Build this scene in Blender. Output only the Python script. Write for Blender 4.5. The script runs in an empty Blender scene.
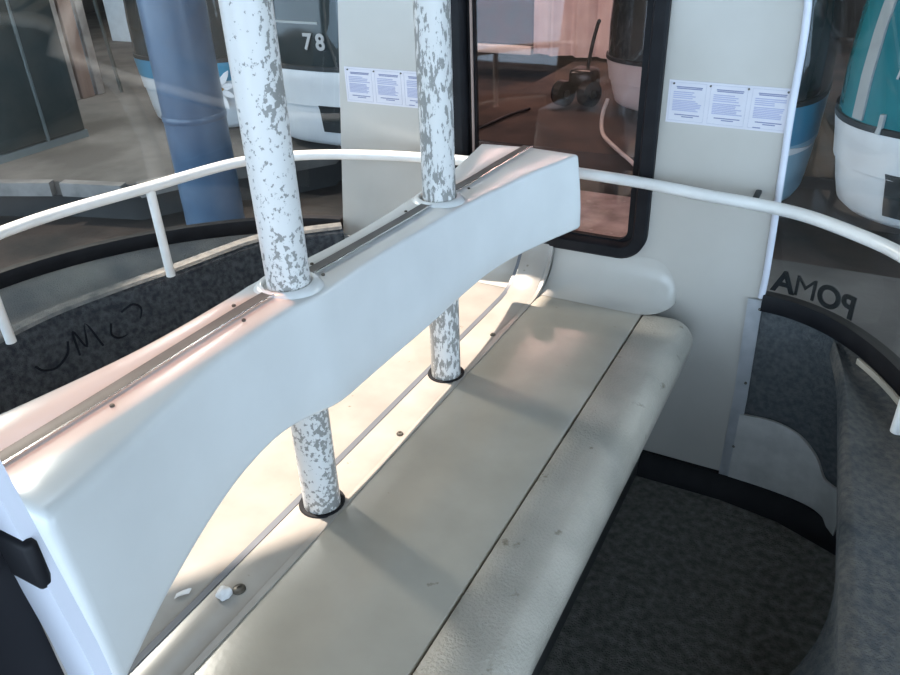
import bpy, bmesh, math, random
from mathutils import Vector, Matrix
random.seed(7)
scene = bpy.context.scene
col = scene.collection

# ------------------------------------------------------------------ camera, world, sun, exposure
cam = bpy.data.cameras.new('camera'); cam.lens = 30.6; cam.sensor_width = 36.0; cam.sensor_fit = 'HORIZONTAL'
cam.clip_start = 0.01
camo = bpy.data.objects.new('camera', cam); col.objects.link(camo)
camo.matrix_world = Matrix(((0.8813, -0.2113, 0.4230, 0.0),
                            (0.4712, 0.4608, -0.7520, 0.0),
                            (-0.0364, 0.8620, 0.5056, 1.0),
                            (0, 0, 0, 1))).normalized()
scene.camera = camo
world = bpy.data.worlds.new('World'); scene.world = world; world.use_nodes = True
bg = world.node_tree.nodes['Background']; bg.inputs[0].default_value = (0.64, 0.83, 1.04, 1); bg.inputs[1].default_value = 2.9
SUN_D = Vector((0.60, -0.10, -1.30))
sun = bpy.data.lights.new('sun', 'SUN'); sun.energy = 8.0; sun.color = (1.0, 0.81, 0.69); sun.angle = math.radians(0.6)
suno = bpy.data.objects.new('sun', sun); col.objects.link(suno)
suno.rotation_euler = SUN_D.to_track_quat('-Z', 'Y').to_euler(); suno.location = (-6, 2, 9)
def area_light(name, loc, target, sx, sy, power, color):
    l = bpy.data.lights.new(name, 'AREA'); l.shape = 'RECTANGLE'; l.size = sx; l.size_y = sy; l.energy = power; l.color = color; l.specular_factor = 0.3
    o = bpy.data.objects.new(name, l); col.objects.link(o); o.location = loc
    o.rotation_euler = (Vector(target) - Vector(loc)).to_track_quat('-Z', 'Y').to_euler()
area_light('side_fill', (-5.6, 2.25, 3.05), (-0.6, 1.1, 0), 0.45, 0.40, 110, (1.0, 0.91, 0.80))  # added area light from the left for the soft pole shadow; no opening built
area_light('hall_fill', (-2.9, 7.4, 3.3), (-2.9, 8.2, -0.7), 2.0, 0.4, 75, (1.0, 0.86, 0.82))  # added fill light, brightens the sheeting beyond the end window
area_light('platform_fill', (-6.2, 5.0, 3.3), (-6.2, 5.2, -0.7), 2.4, 0.5, 80, (1.0, 0.97, 0.92))  # added fill light, lifts the dark hall on the left
area_light('deck_fill', (2.0, 6.6, 3.3), (1.2, 5.0, -0.7), 2.0, 0.4, 70, (0.95, 1.0, 0.98))  # added fill light, lightens the floor behind the right window
scene.view_settings.view_transform = 'Standard'; scene.view_settings.look = 'None'
scene.view_settings.gamma = 1.0; scene.view_settings.exposure = 0.72; scene.view_settings.use_curve_mapping = False

# ------------------------------------------------------------------ materials
MATS = {}
def mat(name, c1, c2=None, rough=0.5, metal=0.0, scale=8.0, lo=0.35, hi=0.65, bump=0.0, bscale=None, spec=0.5, coat=0.0, stretch=None, detail=4, stain=None):
    m = bpy.data.materials.new(name); m.use_nodes = True; nt = m.node_tree; N = nt.nodes; L = nt.links
    b = N['Principled BSDF']; b.inputs['Roughness'].default_value = rough; b.inputs['Metallic'].default_value = metal
    b.inputs['Specular IOR Level'].default_value = spec; b.inputs['Coat Weight'].default_value = coat
    tc = N.new('ShaderNodeTexCoord'); src = tc.outputs['Object']
    if stretch:
        mp = N.new('ShaderNodeMapping'); mp.inputs['Scale'].default_value = stretch; L.new(src, mp.inputs[0]); src = mp.outputs[0]
    n = N.new('ShaderNodeTexNoise'); n.inputs['Scale'].default_value = scale; n.inputs['Detail'].default_value = detail; L.new(src, n.inputs['Vector'])
    r = N.new('ShaderNodeValToRGB'); L.new(n.outputs['Fac'], r.inputs[0])
    c2 = c2 or tuple(x * 0.9 for x in c1)
    r.color_ramp.elements[0].position = lo; r.color_ramp.elements[0].color = (*c1, 1)
    r.color_ramp.elements[1].position = hi; r.color_ramp.elements[1].color = (*c2, 1)
    colr = r.outputs[0]
    if stain:
        sc_, th, colour = stain
        n3 = N.new('ShaderNodeTexNoise'); n3.inputs['Scale'].default_value = sc_; n3.inputs['Detail'].default_value = 5; n3.inputs['Roughness'].default_value = 0.6; L.new(src, n3.inputs['Vector'])
        r3 = N.new('ShaderNodeValToRGB'); L.new(n3.outputs['Fac'], r3.inputs[0]); r3.color_ramp.elements[0].position = th; r3.color_ramp.elements[1].position = th + .06
        mx = N.new('ShaderNodeMixRGB'); mx.inputs[2].default_value = (*colour, 1); L.new(r3.outputs[0], mx.inputs[0]); L.new(colr, mx.inputs[1]); colr = mx.outputs[0]
    L.new(colr, b.inputs['Base Color'])
    if bump:
        n2 = N.new('ShaderNodeTexNoise'); n2.inputs['Scale'].default_value = bscale or scale * 4; n2.inputs['Detail'].default_value = 3; L.new(src, n2.inputs['Vector'])
        bp = N.new('ShaderNodeBump'); bp.inputs['Strength'].default_value = bump; bp.inputs['Distance'].default_value = 0.01
        L.new(n2.outputs['Fac'], bp.inputs['Height']); L.new(bp.outputs[0], b.inputs['Normal'])
    MATS[name] = m; return m

def glass(name, tint, refl=0.06, rough=0.02):
    m = bpy.data.materials.new(name); m.use_nodes = True; nt = m.node_tree; N = nt.nodes; L = nt.links
    N.remove(N['Principled BSDF']); out = N['Material Output']
    t = N.new('ShaderNodeBsdfTransparent'); t.inputs[0].default_value = (*tint, 1)
    g = N.new('ShaderNodeBsdfGlossy'); g.inputs['Roughness'].default_value = rough; g.inputs[0].default_value = (0.9, 0.95, 1, 1)
    lw = N.new('ShaderNodeLayerWeight'); lw.inputs[0].default_value = 0.5
    pw = N.new('ShaderNodeMath'); pw.operation = 'POWER'; pw.inputs[1].default_value = 5.0; L.new(lw.outputs['Facing'], pw.inputs[0])
    f = N.new('ShaderNodeMath'); f.operation = 'MULTIPLY_ADD'; f.inputs[1].default_value = 0.7; f.inputs[2].default_value = 0.035; L.new(pw.outputs[0], f.inputs[0])
    mx = N.new('ShaderNodeMixShader'); L.new(f.outputs[0], mx.inputs[0]); L.new(t.outputs[0], mx.inputs[1]); L.new(g.outputs[0], mx.inputs[2])
    L.new(mx.outputs[0], out.inputs[0]); MATS[name] = m; return m

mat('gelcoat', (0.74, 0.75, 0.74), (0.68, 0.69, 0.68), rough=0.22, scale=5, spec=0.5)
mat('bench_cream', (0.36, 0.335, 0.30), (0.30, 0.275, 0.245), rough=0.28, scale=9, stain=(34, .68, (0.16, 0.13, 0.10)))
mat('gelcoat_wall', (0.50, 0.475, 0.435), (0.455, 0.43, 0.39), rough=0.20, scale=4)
mat('seat_grey', (0.44, 0.405, 0.345), (0.38, 0.35, 0.295), rough=0.24, scale=6, bump=0.02, bscale=90, stain=(26, .69, (0.26, 0.23, 0.18)))
mat('seat_pebbled', (0.50, 0.46, 0.395), (0.40, 0.37, 0.315), rough=0.34, scale=9, bump=0.35, bscale=170, stain=(16, .65, (0.20, 0.17, 0.12)))
mat('bench_base', (0.10, 0.10, 0.10), rough=0.6)
mat('seam_grey', (0.12, 0.13, 0.15), rough=0.4)
mat('rubber', (0.006, 0.006, 0.008), (0.010, 0.010, 0.012), rough=0.55, scale=20, spec=0.2)
mat('carpet', (0.035, 0.040, 0.047), (0.08, 0.086, 0.092), rough=0.95, scale=60, bump=0.6, bscale=260, spec=0.1)
mat('carpet_grey', (0.075, 0.082, 0.088), (0.12, 0.128, 0.132), rough=0.95, scale=70, bump=0.6, bscale=260, spec=0.1)
mat('carpet_lit', (0.13, 0.13, 0.125), (0.08, 0.085, 0.09), rough=0.95, scale=70, bump=0.6, bscale=260, spec=0.1)  # paler copy of carpet: light on the right liner and ledge put into colour
mat('ledge_lit', (0.30, 0.285, 0.255), (0.16, 0.16, 0.16), rough=0.95, scale=5, bump=0.5, bscale=240, spec=0.1)  # paler copy of carpet: light from above painted into the left ledge
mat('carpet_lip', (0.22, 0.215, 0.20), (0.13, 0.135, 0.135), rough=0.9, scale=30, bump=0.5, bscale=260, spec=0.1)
mat('floor_carpet', (0.15, 0.145, 0.13), (0.36, 0.35, 0.31), rough=0.9, scale=45, lo=0.35, hi=0.75, bump=0.7, bscale=200, spec=0.15, detail=8)
mat('metal_strip', (0.09, 0.09, 0.088), (0.13, 0.13, 0.127), rough=0.5, metal=0.3, scale=14)
mat('metal_bright', (0.75, 0.75, 0.76), rough=0.2, metal=1.0)
mat('alu_angle', (0.50, 0.51, 0.53), (0.40, 0.41, 0.43), rough=0.45, metal=0.4, scale=16)
mat('bolt', (0.06, 0.052, 0.042), (0.16, 0.145, 0.12), rough=0.4, metal=0.4, scale=60)
mat('white_paint', (0.80, 0.80, 0.78), (0.72, 0.72, 0.70), rough=0.32, scale=12)
mat('white_trim', (0.66, 0.67, 0.74), rough=0.3)
mat('paper', (0.64, 0.62, 0.66), (0.59, 0.57, 0.61), rough=0.7, scale=10)
mat('print_blue', (0.40, 0.41, 0.56), rough=0.8)
mat('print_dark', (0.22, 0.23, 0.36), rough=0.8)
mat('frame_lilac', (0.54, 0.53, 0.60), rough=0.8)
mat('kick_white', (0.62, 0.60, 0.57), (0.46, 0.45, 0.43), rough=0.5, scale=14)
mat('decal_black', (0.008, 0.008, 0.009), rough=0.5)
mat('ink', (0.018, 0.020, 0.025), rough=0.9, spec=0.0)
mat('stone_white', (0.80, 0.80, 0.80), (0.66, 0.66, 0.66), rough=0.8, scale=60)
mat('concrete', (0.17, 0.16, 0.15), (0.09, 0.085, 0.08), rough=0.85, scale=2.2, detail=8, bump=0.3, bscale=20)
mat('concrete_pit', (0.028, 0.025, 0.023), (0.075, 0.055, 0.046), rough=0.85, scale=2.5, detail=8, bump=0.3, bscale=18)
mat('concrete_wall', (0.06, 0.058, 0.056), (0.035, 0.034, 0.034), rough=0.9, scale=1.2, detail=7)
mat('platform_light', (0.42, 0.41, 0.39), (0.33, 0.32, 0.30), rough=0.85, scale=3, detail=7)
mat('concrete_pink', (0.52, 0.41, 0.38), (0.30, 0.23, 0.21), rough=0.7, scale=6, detail=9, bump=0.5, bscale=25, stain=(11, .62, (0.5, 0.42, 0.40)))
mat('slab_edge', (0.26, 0.25, 0.24), (0.16, 0.155, 0.15), rough=0.85, scale=6)
mat('hall_roof', (0.05, 0.05, 0.05), rough=0.9)
mat('column_blue', (0.09, 0.15, 0.23), (0.065, 0.11, 0.18), rough=0.3, scale=3)
mat('cabinet_dark', (0.045, 0.060, 0.060), (0.07, 0.078, 0.074), rough=0.4, scale=4)
mat('cabinet_edge', (0.20, 0.23, 0.23), rough=0.5)
mat('plank_pink', (0.40, 0.30, 0.26), (0.30, 0.22, 0.19), rough=0.7, scale=9, stretch=(1, 1, .15))
mat('plank_grey', (0.45, 0.44, 0.43), (0.33, 0.32, 0.31), rough=0.7, scale=9)
mat('board_white', (0.80, 0.80, 0.80), rough=0.6)
mat('sheet_white', (0.75, 0.68, 0.70), (0.60, 0.52, 0.54), rough=0.45, scale=3)
mat('red_panel', (0.12, 0.055, 0.06), (0.06, 0.04, 0.045), rough=0.7, scale=5)
mat('black_machine', (0.012, 0.012, 0.013), rough=0.25)
mat('hose', (0.62, 0.56, 0.52), rough=0.5)
mat('cabin_white', (0.66, 0.69, 0.71), (0.60, 0.63, 0.66), rough=0.3, scale=4)
mat('cabin_pink', (0.78, 0.74, 0.74), (0.70, 0.64, 0.64), rough=0.3, scale=4)
mat('cabin_lightblue', (0.30, 0.47, 0.58), (0.26, 0.42, 0.53), rough=0.35, scale=4)
mat('cabin_blue', (0.05, 0.27, 0.42), (0.05, 0.23, 0.38), rough=0.35, scale=4)
mat('cabin_glass_dark', (0.022, 0.030, 0.032), (0.030, 0.040, 0.042), rough=0.08, scale=2)
mat('cabin_glass_teal', (0.018, 0.13, 0.16), (0.03, 0.19, 0.22), rough=0.1, scale=2)
mat('cabin_frame', (0.34, 0.37, 0.38), rough=0.4)
mat('vent_dark', (0.02, 0.025, 0.028), rough=0.6)
mat('number_grey', (0.45, 0.46, 0.47), rough=0.6)
mat('petal', (0.80, 0.80, 0.82), rough=0.6)
mat('flower_centre', (0.30, 0.17, 0.05), rough=0.7)
glass('glass_side', (0.84, 0.89, 0.90))
glass('glass_sun_filter', (0.42, 0.28, 0.18))  # tint that dims and warms the sun through the added roof slot
glass('glass_end', (0.92, 0.78, 0.74))

# peeling paint on the poles: white paint with flakes gone down to grey metal
def pole_material(name, thr, stretch, side):
    m = bpy.data.materials.new(name); m.use_nodes = True; nt = m.node_tree; N = nt.nodes; L = nt.links
    b = N['Principled BSDF']
    tc = N.new('ShaderNodeTexCoord'); mp = N.new('ShaderNodeMapping'); mp.inputs['Scale'].default_value = (1, 1, stretch); L.new(tc.outputs['Object'], mp.inputs[0])
    n1 = N.new('ShaderNodeTexNoise'); n1.inputs['Scale'].default_value = 120; n1.inputs['Detail'].default_value = 6; n1.inputs['Roughness'].default_value = 0.62; L.new(mp.outputs[0], n1.inputs['Vector'])
    n2 = N.new('ShaderNodeTexNoise'); n2.inputs['Scale'].default_value = 14; n2.inputs['Detail'].default_value = 3; L.new(mp.outputs[0], n2.inputs['Vector'])
    # one side of the tube is worn more than the other
    sep = N.new('ShaderNodeSeparateXYZ'); L.new(tc.outputs['Object'], sep.inputs[0])
    ma2 = N.new('ShaderNodeMath'); ma2.operation = 'MULTIPLY_ADD'; ma2.inputs[1].default_value = 0.45; L.new(n2.outputs['Fac'], ma2.inputs[0]); L.new(n1.outputs['Fac'], ma2.inputs[2])
    ma = N.new('ShaderNodeMath'); ma.operation = 'MULTIPLY_ADD'; ma.inputs[1].default_value = side; L.new(sep.outputs['X'], ma.inputs[0]); mz = N.new('ShaderNodeMath'); mz.operation = 'MULTIPLY_ADD'; mz.inputs[1].default_value = -0.09; L.new(sep.outputs['Z'], mz.inputs[0]); mz.inputs[2].default_value = 0.045
    md = N.new('ShaderNodeMath'); L.new(ma2.outputs[0], md.inputs[0]); L.new(mz.outputs[0], md.inputs[1]); L.new(md.outputs[0], ma.inputs[2])
    r = N.new('ShaderNodeValToRGB'); r.color_ramp.elements[0].position = thr - .012; r.color_ramp.elements[1].position = thr + .018
    r.color_ramp.elements[0].color = (0.68, 0.67, 0.65, 1); r.color_ramp.elements[1].color = (0.27, 0.265, 0.25, 1)
    L.new(ma.outputs[0], r.inputs[0]); L.new(r.outputs[0], b.inputs['Base Color'])
    bp = N.new('ShaderNodeBump'); bp.inputs['Strength'].default_value = 0.4; bp.inputs['Distance'].default_value = 0.002
    L.new(r.outputs[0], bp.inputs['Height']); L.new(bp.outputs[0], b.inputs['Normal'])
    b.inputs['Roughness'].default_value = 0.38
    MATS[name] = m
pole_material('pole_paint', .785, .8, 1.4)
pole_material('pole_paint_worn', .70, .35, 1.2)

# ------------------------------------------------------------------ helpers
def tag(o, label=None, cat=None, group=None, kind=None):
    if label: o['label'] = label
    if cat: o['category'] = cat
    if group: o['group'] = group
    if kind: o['kind'] = kind
    return o
def empty(name, loc, label=None, cat=None, group=None, kind=None):
    o = bpy.data.objects.new(name, None); o.empty_display_size = 0.1; col.objects.link(o); o.location = loc
    return tag(o, label, cat, group, kind)
def link(name, me, m, parent=None, smooth=True, kind=None):
    if m: me.materials.append(MATS[m])
    if smooth:
        for p in me.polygons: p.use_smooth = True
    o = bpy.data.objects.new(name, me); col.objects.link(o)
    if parent:
        o.parent = parent; o.matrix_parent_inverse = Matrix.Translation(-parent_world(parent))
    if kind: o['kind'] = kind
    return o
def parent_world(p):
    v = Vector((0, 0, 0))
    while p is not None:
        v += p.location + p.matrix_parent_inverse.translation; p = p.parent
    return v
def build(name, verts, faces, m, parent=None, smooth=True, kind=None, auto=None):
    me = bpy.data.meshes.new(name); me.from_pydata([tuple(v) for v in verts], [], faces); me.validate()
    bm = bmesh.new(); bm.from_mesh(me); bmesh.ops.remove_doubles(bm, verts=bm.verts, dist=1e-5)
    bmesh.ops.recalc_face_normals(bm, faces=bm.faces); bm.to_mesh(me); bm.free()
    o = link(name, me, m, parent, smooth, kind)
    if smooth: me.set_sharp_from_angle(angle=math.radians(auto or 38))
    return o
def grid(rows, close_u=False, close_v=False, cap=False):
    """rows: list of equal-length lists of points -> verts, faces"""
    n, k = len(rows), len(rows[0]); V = [p for r in rows for p in r]; F = []
    for i in range(n if close_u else n - 1):
        for j in range(k if close_v else k - 1):
            a, b = i, (i + 1) % n; c, d = j, (j + 1) % k
            F.append((a * k + c, a * k + d, b * k + d, b * k + c))
    if cap and close_v:
        F.append(tuple(range(k))); F.append(tuple((n - 1) * k + j for j in range(k)))
    return V, F
def box_data(x0, x1, y0, y1, z0, z1):
    V = [(x, y, z) for x in (x0, x1) for y in (y0, y1) for z in (z0, z1)]
    return V, [(0, 1, 3, 2), (4, 6, 7, 5), (0, 4, 5, 1), (2, 3, 7, 6), (0, 2, 6, 4), (1, 5, 7, 3)]
def box(name, x0, x1, y0, y1, z0, z1, m, parent=None, bevel=0.0, kind=None, seg=2):
    V, F = box_data(x0, x1, y0, y1, z0, z1)
    me = bpy.data.meshes.new(name); me.from_pydata(V, [], F)
    bm = bmesh.new(); bm.from_mesh(me); bmesh.ops.recalc_face_normals(bm, faces=bm.faces)
    if bevel: bmesh.ops.bevel(bm, geom=list(bm.edges), offset=bevel, segments=seg, affect='EDGES', profile=0.5)
    bm.to_mesh(me); bm.free()
    o = link(name, me, m, parent, bool(bevel), kind)
    if bevel: me.set_sharp_from_angle(angle=math.radians(50))
    return o
def catmull(P, n):
    P = [Vector(p) for p in P]; Q = [2 * P[0] - P[1]] + P + [2 * P[-1] - P[-2]]; out = []
    for i in range(1, len(Q) - 2):
        for s in range(n):
            t = s / n; a, b, c, d = Q[i - 1], Q[i], Q[i + 1], Q[i + 2]
            out.append(0.5 * ((2 * b) + (c - a) * t + (2 * a - 5 * b + 4 * c - d) * t * t + (3 * b - a - 3 * c + d) * t ** 3))
    out.append(P[-1]); return out
def resample(P, n):
    P = [Vector(p) for p in P]; L = [0]
    for a, b in zip(P, P[1:]): L.append(L[-1] + (b - a).length)
    out = []; k = 0
    for i in range(n):
        s = L[-1] * i / (n - 1)
        while k < len(L) - 2 and L[k + 1] < s: k += 1
        t = (s - L[k]) / max(1e-9, L[k + 1] - L[k]); out.append(P[k].lerp(P[k + 1], min(1, max(0, t))))
    return out
def sweep(path, profile, axis=(0, 0, 1), closed=False, cap=True):
    axis = Vector(axis); P = [Vector(p) for p in path]; n = len(P); rows = []
    for i in range(n):
        if closed: t = P[(i + 1) % n] - P[i - 1]
        else: t = P[min(n - 1, i + 1)] - P[max(0, i - 1)]
        b = t.normalized().cross(axis).normalized()
        rows.append([P[i] + b * u + axis * v for u, v in profile])
    return grid(rows, close_u=closed, close_v=True, cap=cap and not closed)
def tube_data(path, r, n=14, cap=True):
    P = [Vector(p) for p in path]; rows = []
    t = (P[1] - P[0]).normalized(); a = t.orthogonal().normalized()
    for i in range(len(P)):
        t = (P[min(len(P) - 1, i + 1)] - P[max(0, i - 1)]).normalized()
        a = (a - t * a.dot(t)).normalized(); b = t.cross(a)
        rr = r[i] if isinstance(r, (list, tuple)) else r
        rows.append([P[i] + (a * math.cos(2 * math.pi * k / n) + b * math.sin(2 * math.pi * k / n)) * rr for k in range(n)])
    return grid(rows, close_v=True, cap=cap)
def tube(name, path, r, m, parent=None, n=14, kind=None):
    V, F = tube_data(path, r, n); return build(name, V, F, m, parent, kind=kind)
def lathe(name, prof, centre, m, parent=None, n=28):
    rows = [[(centre[0] + r * math.cos(2 * math.pi * k / n), centre[1] + r * math.sin(2 * math.pi * k / n), centre[2] + z) for k in range(n)] for r, z in prof]
    V, F = grid(rows, close_v=True, cap=True); return build(name, V, F, m, parent)
def flat_shape(name, loops, depth, place, m, parent=None, kind=None, bevel=0.0):
    """filled 2-D outline (later loops are holes) of real thickness; place = matrix from (u, v, n)"""
    cu = bpy.data.curves.new(name, 'CURVE'); cu.dimensions = '2D'; cu.fill_mode = 'BOTH'; cu.extrude = depth / 2; cu.bevel_depth = bevel
    for lp in loops:
        s = cu.splines.new('POLY'); s.points.add(len(lp) - 1); s.use_cyclic_u = True
        for p, q in zip(s.points, lp): p.co = (q[0], q[1], 0, 1)
    t = bpy.data.objects.new('tmp', cu); col.objects.link(t)
    me = bpy.data.meshes.new_from_object(t, depsgraph=None); bpy.data.objects.remove(t); bpy.data.curves.remove(cu)
    me.name = name; me.transform(place); return link(name, me, m, parent, False, kind)
def text_mesh(name, s, size, depth, place, m, parent=None, bold=0.0):
    cu = bpy.data.curves.new(name, 'FONT'); cu.body = s; cu.size = size; cu.extrude = depth / 2; cu.align_x = 'CENTER'; cu.align_y = 'CENTER'; cu.offset = bold
    t = bpy.data.objects.new('tmp', cu); col.objects.link(t); bpy.context.view_layer.update()
    me = bpy.data.meshes.new_from_object(t.evaluated_get(bpy.context.evaluated_depsgraph_get())); bpy.data.objects.remove(t); bpy.data.curves.remove(cu)
    me.name = name; me.transform(place); me.materials.clear(); return link(name, me, m, parent, False)
def round_rect(x0, x1, y0, y1, r, n=8):
    P = []
    for cx, cy, a in ((x1 - r, y1 - r, 0), (x0 + r, y1 - r, 90), (x0 + r, y0 + r, 180), (x1 - r, y0 + r, 270)):
        for k in range(n + 1):
            t = math.radians(a + 90 * k / n); P.append((cx + r * math.cos(t), cy + r * math.sin(t)))
    return P
XZ = lambda y: Matrix(((1, 0, 0, 0), (0, 0, -1, y), (0, 1, 0, 0), (0, 0, 0, 1)))     # (u,v,n) -> (x, y - n, z)
def interp(tab, y):
    if y <= tab[0][0]: return tab[0][1]
    for (a, u), (b, v) in zip(tab, tab[1:]):
        if y <= b: return u + (v - u) * (y - a) / (b - a)
    return tab[-1][1]
def smooth_tab(tab):
    P = catmull([(a, b, 0) for a, b in tab], 8); return [(p.x, p.y) for p in P]

# ------------------------------------------------------------------ the gondola cabin: shell
XC, YC = -0.77, 1.0          # centre of the cabin in plan
YW, YN = 1.92, 0.085         # far and near end walls (inner faces)
FLOOR = -0.60                # the seat surface is at z = 0
def side_pt(sign, u, A, corner=0.62, q=1.4):
    """plan of a bulging side between the two end walls, u = 0 at the far wall corner"""
    d = corner + (A - corner) * max(0.0, math.sin(u)) ** q
    return XC + sign * d, YC + 0.92 * math.cos(u)
A_OF = {-1: 1.42, 1: 1.10}
BULGE = [(-0.60, 0.86), (-0.3, 0.94), (0.05, 1.0), (0.45, 1.0), (0.8, 0.90), (1.05, 0.72), (1.22, 0.50), (1.32, 0.34)]
BULGE_R = [(-0.60, 1.14), (-0.3, 1.10), (0.05, 1.0), (0.45, 1.0), (0.8, 0.92), (1.05, 0.76), (1.22, 0.56), (1.32, 0.40)]
CORNER = {-1: [(-0.60, 0.71), (0.0, 0.708), (0.78, 0.628), (1.05, 0.515), (1.22, 0.405), (1.32, 0.315)],
          1: [(-0.60, 0.625), (0.15, 0.625), (0.78, 0.597), (1.05, 0.515), (1.22, 0.405), (1.32, 0.315)]}
Q_R = [(-0.6, 0.72), (-0.25, 0.8), (0.05, 1.0), (0.5, 1.0)]
def side_at(sign, u, z):
    c = interp(CORNER[sign], z); A = max(c + 0.02, A_OF[sign] * interp(BULGE if sign < 0 else BULGE_R, z))
    x, y = side_pt(sign, u, A, c, 1.4 if sign < 0 else interp(Q_R, z)); return Vector((x, y, z))

# floor
fl = [(XC + math.copysign(abs(math.cos(t)) ** 0.36, math.cos(t)) * 1.10, YC + math.copysign(abs(math.sin(t)) ** 0.36, math.sin(t)) * 0.925) for t in [2 * math.pi * k / 60 for k in range(60)]]
flat_shape('floor', [fl], 0.04, Matrix.Translation((0, 0, FLOOR - 0.02)), 'floor_carpet', kind='structure')
# end walls
wall_outline = [(-1.475, -0.56), (-1.475, 0.0), (-1.395, 0.78), (-1.28, 1.05), (-1.17, 1.22), (-1.08, 1.33), (-0.46, 1.33), (-0.37, 1.22), (-0.26, 1.05), (-0.172, 0.78), (-0.150, 0.15), (-0.150, -0.56)]
WIN = (-1.035, -0.458, 0.105, 1.12)
hole = round_rect(WIN[0] + .012, WIN[1] - .012, WIN[2] + .012, WIN[3], 0.075)
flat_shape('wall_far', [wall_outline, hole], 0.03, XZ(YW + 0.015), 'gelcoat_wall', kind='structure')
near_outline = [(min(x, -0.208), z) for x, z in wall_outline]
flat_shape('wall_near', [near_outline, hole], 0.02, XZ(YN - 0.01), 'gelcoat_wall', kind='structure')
# end window
w1 = empty('window_1', (-0.75, YW, 0.1), kind='structure')
w1['label'] = 'rose tinted end window in a black rubber gasket'
lp = [(x, YW - 0.004, z) for x, z in round_rect(WIN[0] + .022, WIN[1] - .022, WIN[2] + .022, WIN[3] - .022, 0.055)]
V, F = sweep(lp, [(-.022, -.012), (-.016, -.018), (.010, -.018), (.016, -.010), (.016, .03), (-.022, .03)], (0, 1, 0), closed=True); build('gasket', V, F, 'rubber', w1)
lp2 = [(x, YW + 0.02, z) for x, z in round_rect(WIN[0] + .05, WIN[1] - .05, WIN[2] + .032, WIN[3] - .05, 0.04)]
V, F = sweep(lp2, [(-.010, -.006), (.010, -.006), (.010, .012), (-.010, .012)], (0, 1, 0), closed=True); build('inner_gasket', V, F, 'rubber', w1)
box('glazing_bar', WIN[0] + .052, WIN[0] + .056, YW + .004, YW + .012, WIN[2] + .05, WIN[3] - .05, 'plank_pink', w1)
flat_shape('pane', [round_rect(WIN[0] + .02, WIN[1] - .02, WIN[2] + .02, WIN[3] - .02, 0.05)], 0.004, XZ(YW + 0.022), 'glass_end', w1)
# wall edge trims and metal angles
t1 = tube('trim_1', catmull([(-0.150, YW - 0.006, 0.06), (-0.149, YW - .006, 0.15), (-0.160, YW - .006, 0.5), (-0.173, YW - .006, 0.80), (-0.255, YW - .006, 1.04)], 6), 0.0085, 'white_trim', kind='structure')
a1 = empty('trim_2', (-0.15, YW, 0.05), kind='structure')
V, F = sweep([(-0.158, YW - 0.002, 0.055), (-0.150, YW - 0.002, -0.25), (-0.152, YW - .002, -0.555)], [(-.022, -.012), (.014, -.012), (.014, -.006), (-.022, -.006)], (0, 1, 0)); build('metal_angle', V, F, 'alu_angle', a1)
V, F = sweep([(-1.462, YW - 0.002, 0.02), (-1.472, YW - .002, -0.30), (-1.474, YW - .002, -0.555)], [(-.014, -.012), (.022, -.012), (.022, -.006), (-.014, -.006)], (0, 1, 0)); build('metal_angle', V, F, 'alu_angle', a1)
for x, z in ((-.147, .03), (-.147, -.2), (-.147, -.42), (-1.46, .0)):
    V, F = sweep([(x + .004 * math.cos(k * math.pi / 5), YW - .013, z + .004 * math.sin(k * math.pi / 5)) for k in range(10)], [(0, 0), (.003, .0), (.003, -.003), (0, -.003)], (0, 1, 0), closed=True)
    build('rivet', V, F, 'bolt', a1)
# near wall edge: white trim with a black rubber seal and a black clip
t3 = empty('trim_3', (-0.2, YN, 0.0), kind='structure')
V, F = sweep([(-0.188, YN, -0.56), (-0.188, YN, 0.4), (-.192, YN, 0.72), (-.197, YN, 0.79), (-.209, YN, 0.86), (-.27, YN, 1.05)], [(-.0105, -.002), (.0085, -.002), (.0105, -.001), (.0105, .003), (-.0105, .003)], (0, 1, 0)); build('edge_trim', V, F, 'white_trim', t3)
V, F = sweep([(-0.234, YN - .015, -0.56), (-0.234, YN - .015, 0.4), (-.238, YN - .015, 0.80), (-.244, YN - .015, 0.86), (-.31, YN - .015, 1.05)], [(-.030, -.012), (.028, -.012), (.031, -.008), (.031, .0135), (-.030, .0135)], (0, 1, 0)); build('door_seal', V, F, 'rubber', t3)
box('clip', -0.208, -0.1915, YN - .004, YN + .001, 0.819, 0.838, 'rubber', t3, bevel=0.002)

# black rubber baseboard at the wall foot
V, F = sweep([(-0.43, YW - .004, FLOOR + .03), (-0.15, YW - .004, FLOOR + .03), (0.02, YW - .028, FLOOR + .03), (0.20, YW - .10, FLOOR + .03)], [(-.004, -.03), (.045, -.03), (.035, .01), (.01, .038), (-.004, .038)])
tag(build('baseboard_far', V, F, 'rubber'), kind='structure')

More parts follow.
